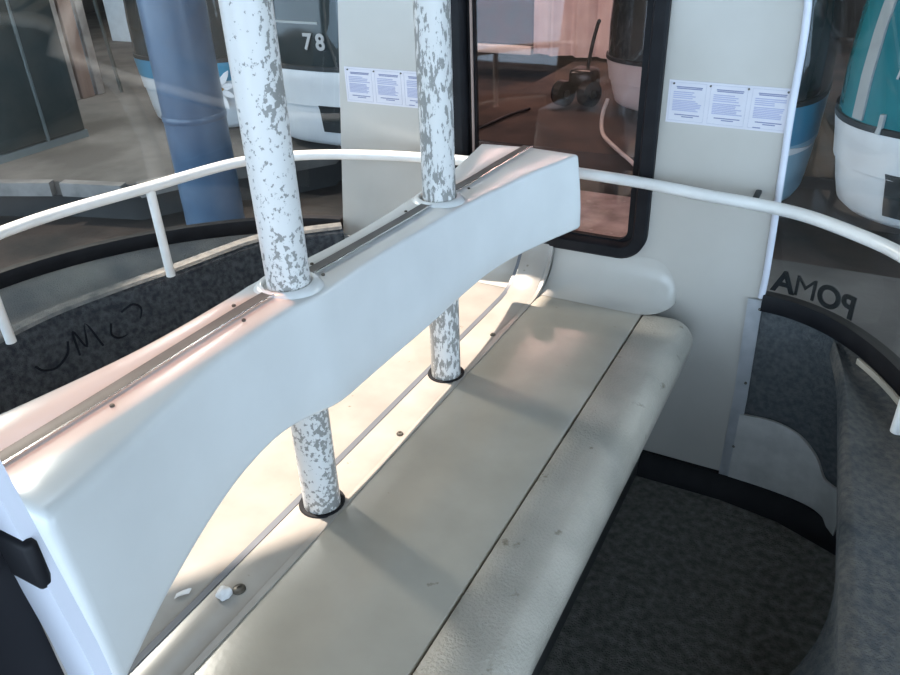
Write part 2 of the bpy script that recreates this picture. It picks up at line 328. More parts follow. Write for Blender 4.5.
# outer lower shells, gaskets, bubble windows
GU = [math.pi * k / 40 for k in range(41)]
URANGE = {-1: GU, 1: [g * 0.40 for g in GU]}
SHELL = {}
for sign, side, wn in ((-1, 'left', 2), (1, 'right', 3)):
    us = URANGE[sign]
    root = empty('wall_' + side, (XC + sign * 1.0, YC, FLOOR), kind='structure'); SHELL[sign] = root
    zs = [-0.60, -0.5, -0.4, -0.3, -0.2, -0.1, 0.0, 0.035]
    rows = [[side_at(sign, u, z) for z in zs] for u in us]
    V, F = grid(rows); build('outer_shell', V, F, 'carpet' if sign < 0 else 'carpet_grey', root)
    wr = empty('window_%d' % wn, (XC + sign * 1.2, YC, 0.05), kind='structure')
    wr['label'] = 'curved tinted bubble window on the %s side' % side
    gp = [side_at(sign, u, 0.05) for u in us]
    V, F = sweep(gp, [(-.016, -.024), (.016, -.024), (.020, 0), (.014, .022), (-.014, .022), (-.020, 0)]); build('gasket', V, F, 'rubber', wr)
    zs = [0.06, 0.2, 0.35, 0.5, 0.65, 0.8, 0.93, 1.05, 1.14, 1.22, 1.28, 1.32]
    V, F = grid([[side_at(sign, u, z) for z in zs] for u in us]); build('pane', V, F, 'glass_side', wr)
    if sign == 1:
        tp = [side_at(1, u, 0.028) + Vector((-0.022, -0.022, -0.006)) for u in us[18:]]
        V, F = sweep(tp, [(-.003, -.007), (.003, -.007), (.003, .007), (-.003, .007)]); build('light_rim', V, F, 'seat_grey', root)

# roof band between the end walls
rows = []
for y in [0.05 + 1.9 * k / 16 for k in range(17)]:
    rows.append([(XC + 0.33 * math.cos(a), y, 1.31 + 0.14 * math.sin(a)) for a in [math.pi * k / 14 for k in range(15)]] )
rows = [r + [(x, y, z - 0.02) for x, y, z in reversed(r)] for r in rows]
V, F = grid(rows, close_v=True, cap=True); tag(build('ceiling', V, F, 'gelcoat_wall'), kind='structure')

# carpeted side liners with their lips
def liner(sign, lip, outer_u, inset_tab, rim_on=True):
    n = 44; root = SHELL[sign]
    lip = resample(catmull([(XC + sign * d, y, 0) for d, y in lip], 8), n)
    out = resample([side_at(sign, outer_u[0] + (outer_u[1] - outer_u[0]) * k / 40, 0.03) for k in range(41)], n)
    rows = []; rim = []
    for p, q in zip(lip, out):
        q2 = Vector((q.x, q.y, 0)); o = (q2 - p); dist = o.length; o = o / dist if dist > 1e-6 else Vector((sign, 0, 0))
        inset = interp(inset_tab, p.y)
        f = lambda d, z: Vector((p.x + o.x * d, p.y + o.y * d, z))
        if rim_on:
            r = [f(-inset, FLOOR), f(-inset * .75, -0.4), f(-inset * .35, -0.15), f(-.006, 0.03), f(0, 0.062), f(.014, 0.076), f(.045, 0.072), f(.07, 0.055),
                 f(max(.09, dist * .35), -0.03), f(max(.1, dist * .6), -0.045), f(max(.11, dist * .85), 0.0), f(max(.12, dist * .99), 0.028)]
        else:
            g = lambda d, z: Vector((p.x + sign * d, p.y, z))
            r = [g(-inset, FLOOR), g(-inset * .75, -0.4), g(-inset * .4, -0.15), g(-.001, -0.02), f(0, 0.012), f(dist * .05, 0.022), f(dist * .12, 0.024), f(dist * .3, 0.018),
                 f(dist * .5, 0.010), f(dist * .7, 0.008), f(dist * .85, 0.014), f(dist * .99, 0.026)]
        rows.append(r); rim.append(f(.028, .078))
    V, F = grid([r[:7] for r in rows]); build('side_liner', V, F, 'carpet' if sign < 0 else 'carpet_lit', root, auto=60)
    V, F = grid([r[6:] for r in rows]); build('ledge', V, F, 'ledge_lit' if sign < 0 else 'carpet_lit', root, auto=60)
    if rim_on:
      V, F = sweep(rim, [(-.022, -.006), (-.016, .002), (.016, .003), (.030, -.008)]); build('liner_lip', V, F, 'carpet_lip' if sign < 0 else 'carpet_lit', root)
    return rows
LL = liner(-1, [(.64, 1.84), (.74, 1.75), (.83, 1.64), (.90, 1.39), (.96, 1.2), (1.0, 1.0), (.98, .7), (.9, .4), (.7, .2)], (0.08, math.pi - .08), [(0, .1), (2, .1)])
LR = liner(1, [(.806, 1.832), (.836, 1.66), (.857, 1.42), (.873, 1.22), (.886, 1.03), (.898, .88), (.912, .74), (.93, .55)], (0.40, 1.25), [(.5, .30), (.90, .20), (1.05, .0), (1.2, -.17), (1.83, -.17)], rim_on=False)
# light kick panel at the right wall foot, following the shell
kp = catmull([(-.147, 1.905, 0), (-.04, 1.897, 0), (.05, 1.882, 0), (.105, 1.855, 0), (.150, 1.795, 0)], 7)
ktop = smooth_tab([(-.147, -.305), (-.06, -.300), (.01, -.318), (.065, -.365), (.10, -.42), (.150, -.405)])
rows = []
for p in kp:
    ztp = interp(ktop, p.x); zbt = -.545
    r = [Vector((p.x, p.y, zbt + (ztp - zbt) * j / 5)) for j in range(6)]
    rows.append(r + [q + Vector((.004, .008, 0)) for q in reversed(r)])
V, F = grid(rows, close_v=True, cap=True); build('kick_panel', V, F, 'kick_white', SHELL[1])

# ------------------------------------------------------------------ bench
bench = empty('bench', (-0.768, 1.0, FLOOR), 'double-sided grey moulded bench down the middle of the cabin, split by a centre strip', 'bench')
def run(y0, y1, r, up, n=8):
    """(y, z, ny, nz) along the bench: up the near wall, along, and up the far wall"""
    P = [(y0, up, 1, 0)]
    for k in range(n + 1):
        a = math.pi + (math.pi / 2) * k / n; P.append((y0 + r + r * math.cos(a), r + r * math.sin(a), -math.cos(a), -math.sin(a)))
    for k in range(1, 12): P.append((y0 + r + (y1 - y0 - 2 * r) * k / 12, 0, 0, 1))
    for k in range(n + 1):
        a = -math.pi / 2 + (math.pi / 2) * k / n; P.append((y1 - r + r * math.cos(a), r + r * math.sin(a), -math.cos(a), -math.sin(a)))
    P.append((y1, up, -1, 0)); return P
def moulding(name, prof, path, m):
    rows = [[(x, y + ny * h, z + nz * h) for x, h in prof] for y, z, ny, nz in path]
    V, F = grid(rows, close_v=True, cap=True); return build(name, V, F, m, bench)
BX = -0.768
def panel_prof(x0, x1, t=0.018, r=0.005, h=0.0):
    return [(x0, -t), (x0, h - r), (x0 + r * .3, h - r * .3), (x0 + r, h), (x1 - r, h), (x1 - r * .3, h - r * .3), (x1, h - r), (x1, -t)]
moulding('centre_strip', panel_prof(BX - .041, BX + .041, h=.0), run(YN + .02, YW - .012, 0.17, 0.19), 'bench_cream')
for s in (-1, 1):
    xs = sorted((BX + s * .0435, BX + s * .340)); 
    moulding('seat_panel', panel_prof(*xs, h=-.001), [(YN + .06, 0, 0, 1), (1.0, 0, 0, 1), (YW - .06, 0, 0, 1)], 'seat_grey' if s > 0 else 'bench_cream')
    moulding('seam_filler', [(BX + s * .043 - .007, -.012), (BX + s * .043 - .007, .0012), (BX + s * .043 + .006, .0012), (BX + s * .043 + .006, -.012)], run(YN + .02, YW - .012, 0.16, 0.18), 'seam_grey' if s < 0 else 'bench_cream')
    # rounded front nose, pebbled
    P = [(.343, -.03), (.343, -.006), (.347, -.001)] + [(.425 + .058 * math.sin(a), -.055 + .055 * math.cos(a)) for a in [math.pi * .5 * k / 9 for k in range(10)]] + [(.480, -.085), (.468, -.105), (.44, -.11), (.36, -.11)]
    rows = []
    y0, y1, rc = YN + .07, 1.846, .045
    ys = [y0 + rc * (1 - math.cos(k * math.pi / 12)) for k in range(7)] + [y0 + rc + (y1 - y0 - 2 * rc) * k / 10 for k in range(1, 10)] + [y1 - rc + rc * math.sin(k * math.pi / 12) for k in range(7)]
    for y in ys:
        e = min(y - y0, y1 - y); q = 1 - math.sqrt(max(0, 1 - (1 - min(1, e / rc)) ** 2)) if e < rc else 0
        rows.append([(BX + s * (x - q * rc * max(0, (x - .343) / .14)), y, z - q * rc * .55 * (1 if z > -.06 else -.0)) for x, z in P])
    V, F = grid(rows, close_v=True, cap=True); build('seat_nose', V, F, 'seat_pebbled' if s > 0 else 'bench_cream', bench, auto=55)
    # moulded upstand: a concave fillet from seat to wall that dies out sideways past the seat panel
    for far in (0, 1):
        rows = []
        for d, r in [(.048, .115), (.2, .115), (.32, .115)] + [(.32 + .085 * t, .002 + .113 * math.sqrt(max(0.0, 1 - t ** 2.2))) for t in [math.sin(math.pi / 2 * k / 16) for k in range(1, 17)]]:
            arc = [(YW - .001 - r + r * math.sin(t), .0005 + r - r * math.cos(t)) for t in [math.pi / 2 * k / 9 for k in range(10)]] + [(YW - .001, -.004)]
            rows.append([(BX + s * d, (y if far else YW + YN - y), z) for y, z in arc])
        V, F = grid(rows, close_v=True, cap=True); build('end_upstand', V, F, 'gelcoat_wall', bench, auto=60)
box('base', BX - .36, BX + .36, YN + .02, YW - .005, FLOOR, -.10, 'bench_base', bench)
for x, y, r in ((-.742, 1.083, .0075), (-.742, 1.545, .0075), (-.765, .603, .0115)):
    lathe('bolt', [(r, .0), (r, .002), (r * .75, .004), (r * .3, .0045), (r * .3, .003), (0.0005, .003)], (x, y, 0), 'bolt', bench, n=14)
POLES = ((-.766, .838), (-.766, 1.335))
for x, y in POLES:
    lathe('pole_socket', [(.0375, .001), (.0375, .0025), (.043, .0025), (.0445, .0005), (.0445, -.002)], (x, y, 0), 'rubber', bench)

# ------------------------------------------------------------------ backrest
back = empty('backrest', (BX, 1.03, 0.2), 'white moulded backrest beam with flared ends, held up on the two poles', 'backrest')
zt = smooth_tab([(.30, .474), (.45, .471), (.64, .469), (.78, .466), (.95, .455), (1.18, .443), (1.33, .438), (1.48, .432), (1.62, .435), (1.757, .437)])
zb = smooth_tab([(.30, .200), (.34, .218), (.40, .243), (.51, .270), (.62, .285), (.71, .284), (.85, .252), (1.1, .235), (1.42, .247), (1.62, .243), (1.757, .240)])
wt = smooth_tab([(.30, .122), (.36, .112), (.42, .100), (.51, .082), (.60, .068), (.70, .062), (.78, .062), (.84, .066), (.95, .058), (1.07, .055), (1.22, .060), (1.335, .066), (1.5, .082), (1.63, .105), (1.757, .135)])
cx = lambda y: -.766 + .030 * max(0, min(1, (y - 1.38) / .38)) ** 1.3
def back_section(y, s, inset=0.0):
    a, b, w, c = interp(zt, y) - inset, interp(zb, y) + inset, interp(wt, y) - inset, cx(y)
    r = interp([(.30, .018), (.55, .016), (.80, .009), (1.757, .009)], y); P = [(0.0, a - .004)]
    P.append((.006, a))
    for k in range(6):
        t = math.pi / 2 * (1 - k / 5); P.append((w - r + r * math.cos(t), a - r - .004 + r * math.sin(t)))
    for k in range(1, 5): P.append((w + .014 * math.sin(k / 4 * math.pi / 2), a - r - (a - b - 2 * r) * k / 4))
    for k in range(1, 5):
        t = math.pi / 2 * k / 4; P.append((w + .014 - .012 + .012 * math.cos(t), b + .012 - .012 * math.sin(t)))
    P.append((0.0, b)); return [(c + s * x, y, z) for x, z in P]
Y0, Y1, E = .300, 1.757, .014
for s in (1, -1):
    rows = []
    for k in range(5): rows.append(back_section(Y0 + E * (1 - math.cos(k / 4 * math.pi / 2)), s, E * (1 - math.sin(k / 4 * math.pi / 2))))
    for k in range(1, 60): rows.append(back_section(Y0 + E + (Y1 - Y0 - 2 * E) * k / 60, s))
    for k in range(5): rows.append(back_section(Y1 - E + E * math.sin(k / 4 * math.pi / 2), s, E * (1 - math.cos(k / 4 * math.pi / 2))))
    V, F = grid(rows, close_v=True, cap=True); o = build('moulded_half', V, F, 'gelcoat', back, auto=50)
# metal seam strip in three lengths between the pole collars
def strip(y0, y1):
    ys = [y0 + (y1 - y0) * k / 14 for k in range(15)]
    rows = [[(cx(y) + x, y, interp(zt, y) + h) for x, h in ((-.013, -.003), (-.013, .0025), (.0085, .0025), (.010, .0035), (.0115, -.003))] for y in ys]
    V, F = grid(rows, close_v=True, cap=True); build('seam_strip', V, F, 'metal_strip', back)
    rows = [[(cx(y) + x, y, interp(zt, y) + h) for x, h in ((.0095, -.003), (.0095, .004), (.0125, .004), (.0125, -.003))] for y in ys]
    V, F = grid(rows, close_v=True, cap=True); build('strip_edge', V, F, 'metal_bright', back)
strip(.306, .792); strip(.884, 1.292); strip(1.378, 1.75)
for x, y in POLES:
    h = interp(zt, y)
    lathe('pole_collar', [(.038, -.02), (.038, .004), (.041, .007), (.047, .006), (.053, .001), (.058, -.006), (.062, -.018)], (x, y, h), 'gelcoat', back, n=36)
for y, d in ((.71, .022), (.74, -.024), (.90, .024), (.93, -.022), (1.24, -.022), (1.43, .022), (.47, .024)):
    lathe('screw', [(.0032, -.002), (.0032, .0008), (.0024, .0016), (.0006, .0016)], (cx(y) + d, y, interp(zt, y)), 'bolt', back, n=10)
tube('seam_end_plug', [(cx(.31) - .004, .302, .478), (cx(.31) - .012, .312, .484), (cx(.31) - .014, .335, .482)], [.008, .012, .004], 'rubber', back, n=10)

# ------------------------------------------------------------------ poles
for (x, y), lab in zip(POLES, ('nearer white grab pole with flaking paint, beside the wide end of the backrest', 'farther grab pole worn to grey metal, in front of the end window')):
    o = empty('grab_pole', (x, y, -0.01), lab, 'pole', 'grab poles through the backrest')
    zs = [-0.01 + 1.44 * k / 20 for k in range(21)]
    me = bpy.data.meshes.new('tube'); V, F = tube_data([(0, 0, z + .01) for z in zs], .0350, 32); me.from_pydata([tuple(v) for v in V], [], F)
    link('tube', me, 'pole_paint' if y < 1 else 'pole_paint_worn', None); t = bpy.data.objects[-1] if False else col.objects[-1]; t.parent = o
    o.rotation_euler.y = 0.007
    if y < 1: t.rotation_euler.z = 0.5
    else: t.rotation_euler.z = 2.6
    me.set_sharp_from_angle(angle=math.radians(40))

# ------------------------------------------------------------------ handrail
RZ = 0.338
rail = empty('handrail', (XC, YC, RZ), 'white curved handrail running round the cabin in front of the windows', 'handrail')
rp = [(-1.20, .13), (-1.46, .27), (-1.64, .48), (-1.735, .75), (-1.752, .965), (-1.733, 1.13), (-1.668, 1.352), (-1.59, 1.61), (-1.455, 1.738), (-1.27, 1.815), (-1.085, 1.855), (-.87, 1.883), (-.66, 1.888), (-.47, 1.873), (-.32, 1.845), (-.20, 1.828), (-.093, 1.80), (.013, 1.735), (.112, 1.648), (.182, 1.52), (.23, 1.36), (.25, 1.2)]
tube('rail', catmull([(x, y, RZ) for x, y in rp], 6), 0.0145, 'white_paint', rail, n=16)
def strut(x, y, zf):
    st = tube('strut', [(x, y, zf), (x, y, RZ)], .0125, 'white_paint', rail, n=14)
strut(-1.668, 1.352, .074); strut(-1.752, .905, .074); strut(.183, 1.515, .012); strut(-1.62, .45, .074); strut(.249, 1.205, .012);
for x, y in ((-1.10, 1.853), (-.20, 1.828)):
    box('wall_bracket', x - .007, x + .007, y + .008, YW - .001, RZ - .006, RZ + .005, 'vent_dark', rail, bevel=.003)

# ------------------------------------------------------------------ printed notices on the end wall
def notice(x0, x1, z0, z1, label, tilt):
    o = empty('notice', ((x0 + x1) / 2, YW, z0), label, 'notice', 'safety notices on the end wall')
    w = (x1 - x0) / 3
    for k in range(3):
        a, b = x0 + w * k, x0 + w * (k + 1); c = (a + b) / 2
        sh = lambda x: tilt * (x - x0)
        def quad(xa, xb, za, zb_, t):
            return [(xa, YW - t, za + sh(xa)), (xb, YW - t, za + sh(xb)), (xb, YW - t, zb_ + sh(xb)), (xa, YW - t, zb_ + sh(xa)), (xa, YW - .0002, za + sh(xa)), (xb, YW - .0002, za + sh(xb)), (xb, YW - .0002, zb_ + sh(xb)), (xa, YW - .0002, zb_ + sh(xa))]
        QF = [(0, 1, 2, 3), (4, 7, 6, 5), (0, 4, 5, 1), (1, 5, 6, 2), (2, 6, 7, 3), (3, 7, 4, 0)]
        s = build('sheet', quad(a, b, z0, z1, .0012), QF, 'paper', o, smooth=False)
        h = z1 - z0; pa, pb = a + w * .14, b - w * .12
        def lines(name, spec, m, dz=.0022):
            V, F = [], []
            for fz, f0, f1 in spec:
                xa, xb = pa + (pb - pa) * f0, pa + (pb - pa) * f1; zc = z1 - h * fz; n = len(V)
                V += quad(xa, xb, zc - h * .011, zc + h * .011, dz); F += [tuple(i + n for i in f) for f in QF]
            build(name, V, F, m, s, smooth=False)
        rnd = random.Random(k + int(x0 * 10))
        lines('heading', [(.15, .08, .97), (.185, .1, .95)], 'print_dark')
        spec = []
        for i in range(4): spec.append((.27 + .045 * i, 0, rnd.uniform(.6, 1)))
        for i in range(7): spec.append((.47 + .038 * i, 0, rnd.uniform(.75, 1)))
        lines('text_lines', spec, 'print_blue')
        lines('footer', [(.80, .1, .95), (.845, .35, .75)] + ([(.93, .05, .3)] if k == 2 else []), 'print_dark')
        V, F = [], []
        for xa, xb, za, zb_ in ((a + w * .05, b - w * .05, z0 + h * .05, z0 + h * .06), (a + w * .05, b - w * .05, z1 - h * .06, z1 - h * .05), (a + w * .05, a + w * .06, z0 + h * .05, z1 - h * .05), (b - w * .06, b - w * .05, z0 + h * .05, z1 - h * .05)):
            n = len(V); V += quad(xa, xb, za, zb_, .0018); F += [tuple(i + n for i in f) for f in QF]
        build('border', V, F, 'frame_lilac', s, smooth=False)
    for k in range(4):
        x = x0 + .012 + (x1 - x0 - .024) * k / 3
        V, F = sweep([(x + .0025 * math.cos(i * math.pi / 4), YW - .002, z1 - .008 + tilt * (x - x0) + .0025 * math.sin(i * math.pi / 4)) for i in range(8)], [(0, .001), (.002, .001), (.002, -.002), (0, -.002)], (0, 1, 0), closed=True)
        build('rivet', V, F, 'bolt', o)
notice(-.444, -.162, .485, .586, 'three white notices with blue print between the end window and right wall edge', -.01)
notice(-1.40, -1.10, .458, .560, 'three white notices with blue print in a row, left of the far pole', .0)

# ------------------------------------------------------------------ small things on the bench and marks
bmx = bmesh.new(); bmesh.ops.create_icosphere(bmx, subdivisions=3, radius=.013)
for v in bmx.verts:
    n = v.co.normalized(); v.co += n * (.0022 * math.sin(5 * n.x + 2) * math.cos(4 * n.y + 1)); v.co.z *= .75
    if v.co.z < -.006: v.co.z = -.006
me = bpy.data.meshes.new('pebble'); bmx.to_mesh(me); bmx.free()
pb = link('pebble', me, 'stone_white'); pb.location = (-.778, .582, .006); tag(pb, 'small white lump lying beside the dark bolt on the bench', 'pebble')
V, F = grid([[(-.852 + .014 * a + .004 * b, .548 + .020 * a - .010 * b, .0015 + .002 * a * (1 - a) * 4) for b in (0, .5, 1)] for a in (0, .25, .5, .75, 1)])
V2 = V + [Vector(p) + Vector((0, 0, .0015)) for p in V]; k = len(V); F2 = F + [tuple(i + k for i in f) for f in F]
tag(build('paint_chip', V2, F2, 'stone_white'), 'thin white flake on the bench seam near the wide end of the backrest', 'flake')
# window lettering: reads POMA from outside, so mirrored from in here
let = empty('window_lettering', (.0, 1.85, .09), 'black mirrored POMA lettering along the foot of the right window', 'lettering')
for ch, u in (('A', .085), ('M', .195), ('O', .315), ('P', .415)):
    p = side_at(1, u, .108); q = side_at(1, u + .01, .108); t = (q - p).normalized(); up = Vector((0, 0, 1)); nrm = t.cross(up)
    M = Matrix.Identity(4)
    M.col[0] = (-t).to_4d(); M.col[1] = up.to_4d(); nn = (-t).cross(up); M.col[2] = nn.to_4d(); M.col[3] = (p + nn * .004).to_4d()
    for c in range(3): M[3][c] = 0
    M[3][3] = 1
    text_mesh('letter', ch, .080, .003, M, 'decal_black', let, bold=0.0 if ch == 'M' else .0025)
# marker scribble on the left liner
def on_liner(fr, z):
    i = fr * (len(LL) - 1); k = min(len(LL) - 2, int(i)); t = i - k
    def at(r):
        for a, b in zip(r, r[1:]):
            if a.z <= z <= b.z: return a.lerp(b, (z - a.z) / max(1e-6, b.z - a.z))
        return r[3]
    return at(LL[k]).lerp(at(LL[k + 1]), t) + Vector((.002, 0, 0))
scr = empty('scribble', (-1.66, 1.1, -.05), 'faint black marker scribble on the dark left side carpet', 'graffiti')
def liner_at(y, z):
    best = min(range(len(LL)), key=lambda k: abs(LL[k][4].y - y)); k = min(max(best, 0), len(LL) - 2)
    return on_liner(k / (len(LL) - 1), z) + Vector((0, y - LL[k][4].y, 0))
for pts in ([(1.045, .0), (1.03, -.03), (.99, -.05), (.955, -.04), (.94, -.02)], [(1.06, -.05), (1.065, .02), (1.085, -.035), (1.105, .025), (1.125, -.05)],
            [(1.20, .02), (1.235, .03), (1.255, .005), (1.23, -.035), (1.18, -.05), (1.155, -.03), (1.165, .0)]):
    P = catmull([tuple(liner_at(*p)) for p in pts], 5)
    V, F = tube_data(P, .003, 6); build('stroke', V, F, 'ink', scr)

# ------------------------------------------------------------------ the station hall outside
PL = -0.72; PIT = -1.05
def slab(name, x0, x1, y0, y1, z0, z1, m): return tag(box(name, x0, x1, y0, y1, z0, z1, m), kind='structure')
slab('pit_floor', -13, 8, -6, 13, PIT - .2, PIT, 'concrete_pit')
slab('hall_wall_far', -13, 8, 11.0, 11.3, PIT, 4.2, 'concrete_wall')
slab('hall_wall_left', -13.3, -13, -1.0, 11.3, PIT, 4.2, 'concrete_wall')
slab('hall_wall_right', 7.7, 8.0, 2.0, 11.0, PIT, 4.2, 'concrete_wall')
RH = 3.6
def up(x, y): s = (RH + .1) / 1.3; return (x - SUN_D.x * s, y - SUN_D.y * s)
def quad_up(P): return [up(*p) for p in P]
sun_hole = quad_up([(-1.7, -.615), (-.69, .814), (-.69, 2.1), (-1.7, 2.1)])  # invented roof opening, shaped to place the sun patch on the bench
sun_slot = quad_up([(-.64, .0), (-.49, .0), (-.49, .84), (-.64, .70)])  # invented slot that lets sun onto the near backrest top only
flat_shape('hall_roof', [[(-13, -5.2), (5.6, -5.2), (5.6, 2.6), (8, 4.5), (8, 11.2), (-13, 11.2)], sun_hole, sun_slot], 0.04, Matrix.Translation((0, 0, RH + .1)), 'hall_roof', kind='structure')
sp = quad_up([(-.68, -.04), (-.45, -.04), (-.45, .88), (-.68, .76)])
flat_shape('sun_filter_pane', [sp], .01, Matrix.Translation((0, 0, RH + .13)), 'glass_sun_filter', kind='structure')  # added unseen pane, filters the sun coming through the slot
slab('bounce_platform', -.9, 6.5, -5.5, -.12, PIT, FLOOR - .06, 'platform_light')  # unseen pale slab, added to bounce sky light into the cabin
# platform on the left, with a slab edge facing the track
pf = empty('platform', (-7, 6, PL), kind='structure')
edge = [(-9.5, 1.2), (-6.4, 2.8), (-5.05, 3.35), (-4.5, 3.5), (-4.25, 3.95), (-3.8, 4.4), (-3.6, 4.7), (-4.4, 7.0), (-5.8, 9.6), (-5.6, 11.0), (-13, 11.0), (-13, 1.2)]
flat_shape('deck', [edge], 0.10, Matrix.Translation((0, 0, PL - .05)), 'concrete', pf)
flat_shape('riser', [[(x - .12, y + .12) if i < 7 else (x, y) for i, (x, y) in enumerate(edge)]], PL - .1 - PIT, Matrix.Translation((0, 0, (PL - .1 + PIT) / 2)), 'concrete_wall', pf)
for a, b in (((-6.35, 2.79), (-5.1, 3.31)), ((-5.02, 3.34), (-4.54, 3.47)), ((-4.46, 3.52), (-4.27, 3.92))):
    d = Vector((b[0] - a[0], b[1] - a[1], 0)).normalized()
    V, F = sweep([(a[0], a[1], PL), (b[0], b[1], PL)], [(-.03, -.09), (.04, -.09), (.04, .008), (-.03, .012)]); build('kerb_stone', V, F, 'slab_edge', pf, smooth=False)
# far deck beyond the end window
slab('side_slab', -.6, 3.5, 2.4, 4.6, PIT, PIT + .06, 'concrete')
slab('track_slab', -3.0, -.6, 2.6, 5.3, PIT, PIT + .06, 'concrete_pink')
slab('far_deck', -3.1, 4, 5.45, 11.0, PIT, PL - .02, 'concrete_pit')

# blue column
cb = empty('column', (-3.79, 3.545, PIT), 'large blue painted round column outside the left window', 'column')
lathe('shaft', [(.195, 0), (.195, 2.0), (.195, RH - PIT)], (-3.79, 3.545, PIT), 'column_blue', cb, n=40)
lathe('foot_flange', [(.27, 0), (.27, .03), (.215, .05)], (-3.79, 3.545, PIT), 'column_blue', cb, n=40)
lathe('band', [(.196, 0), (.201, .01), (.201, .03), (.196, .04)], (-3.79, 3.545, -.20), 'column_blue', cb, n=40)
# dark cabinet
cab = empty('cabinet', (-6.2, 3.9, PL), 'dark green tall cabinet with a pale door seam, on the platform at far left', 'cabinet')
box('body', -6.5, -5.90, 3.45, 4.27, PL + .06, 1.6, 'cabinet_dark', cab)
box('plinth', -6.5, -5.88, 3.44, 4.28, PL, PL + .06, 'cabinet_edge', cab)
box('door', -5.90, -5.875, 3.47, 3.885, PL + .08, 1.58, 'cabinet_dark', cab, bevel=.006)
box('door', -5.90, -5.875, 3.915, 4.25, PL + .08, 1.58, 'cabinet_dark', cab, bevel=.006)
box('door_seam', -5.90, -5.87, 3.887, 3.913, PL + .06, 1.6, 'cabinet_edge', cab, bevel=.004)
# planks on end
for i, (y, w, m, lab) in enumerate(((5.12, .10, 'plank_grey', 'grey narrow plank on end beside the dark cabinet'), (5.25, .15, 'plank_pink', 'pinkish wooden plank on end, middle of three beside the cabinet'), (5.44, .09, 'plank_grey', 'thin grey plank on end, rightmost of three beside the cabinet'))):
    o = tag(box('plank', -7.20, -7.14, y, y + w, PL, 1.5, m, bevel=.006), lab, 'plank', 'planks on end')
tag(box('white_board', -9.9, -8.95, 8.0, 8.06, PL, 1.2, 'board_white', bevel=.01), 'white board standing at the far side of the platform', 'board')
tag(tube('thin_post', [(-7.0, 5.62, PL), (-7.05, 5.60, .2), (-7.08, 5.57, 1.2)], .02, 'cabinet_dark'), 'thin dark stick propped against the planks', 'stick')
V, F = grid([[(-6.9 + .5 * a, 2.7 + .3 * b, PL + .22 * math.sin(math.pi * min(1, a * 1.1 + .05)) * math.sin(math.pi * (b * .8 + .1))) for b in [k / 8 for k in range(9)]] for a in [k / 8 for k in range(9)]])
tag(build('tarpaulin', V, F, 'slab_edge'), 'pale grey sheet heaped at the platform edge on the far left', 'sheet')

# white sheeting, red panel, machine, cable and hose beyond the end window
o = empty('sheet_curtain', (-2.9, 8.7, PL), 'pale pleated plastic sheeting hanging beyond the end window', 'curtain')
rows = []
for k in range(61):
    x = -3.62 + 1.75 * k / 60; d = .05 * math.sin(k * .55) + .02 * math.sin(k * 1.3)
    rows.append([(x, 8.7 + d, PL + .02), (x, 8.7 + d * .8, 0.3), (x, 8.7 + d * .5, 1.6), (x, 8.715 + d * .5, 1.6), (x, 8.715 + d, PL + .02)])
V, F = grid(rows, close_v=True, cap=True); build('sheet', V, F, 'sheet_white', o)
tube('top_rail', [(-3.7, 8.7, 1.6), (-1.8, 8.7, 1.6)], .025, 'cabin_frame', o)
o = empty('barrier', (-4.1, 8.8, PL), 'dark red panel with a white foot rail, left of the plastic sheeting', 'barrier')
box('panel', -4.75, -3.66, 8.8, 8.84, PL + .1, 1.3, 'red_panel', o, bevel=.008); box('foot_rail', -4.75, -3.66, 8.72, 8.84, PL, PL + .09, 'board_white', o, bevel=.008)
mc = empty('tool_trolley', (-2.46, 6.75, PL), 'black wheeled machine standing on the floor beyond the end window', 'machine')
for dx, dy in ((-.06, -.10), (.16, -.04)):
    V, F = tube_data([(-2.40 + dx - .04, 6.72 + dy + .02, PL + .11), (-2.40 + dx + .04, 6.72 + dy - .02, PL + .11)], .11, 24); build('wheel', V, F, 'black_machine', mc)
    tube('hub', [(-2.40 + dx - .05, 6.72 + dy + .02, PL + .11), (-2.40 + dx + .05, 6.72 + dy - .025, PL + .11)], .035, 'vent_dark', mc)
box('housing', -2.46, -2.22, 6.70, 6.95, PL + .10, PL + .30, 'black_machine', mc, bevel=.05)
tube('handle', catmull([(-2.34, 6.9, PL + .28), (-2.31, 6.92, PL + .5), (-2.28, 6.95, PL + .66), (-2.25, 6.88, PL + .68)], 5), .016, 'black_machine', mc)
tag(tube('cable', catmull([(-2.70, 6.42, PL), (-2.78, 6.15, PL), (-2.85, 5.7, PL), (-2.95, 5.5, PL)], 6), .014, 'black_machine', n=8), 'dark cable trailing across the brown floor beyond the end window', 'cable')
tag(tube('hose', catmull([(-1.84, 5.95, -.46), (-1.86, 5.9, -.58), (-1.80, 5.75, -.68), (-1.62, 5.5, -.70), (-1.42, 5.3, -.74), (-1.22, 5.1, -.80)], 6), .015, 'hose', n=10), 'pale curved hose hanging low behind the end window', 'hose')

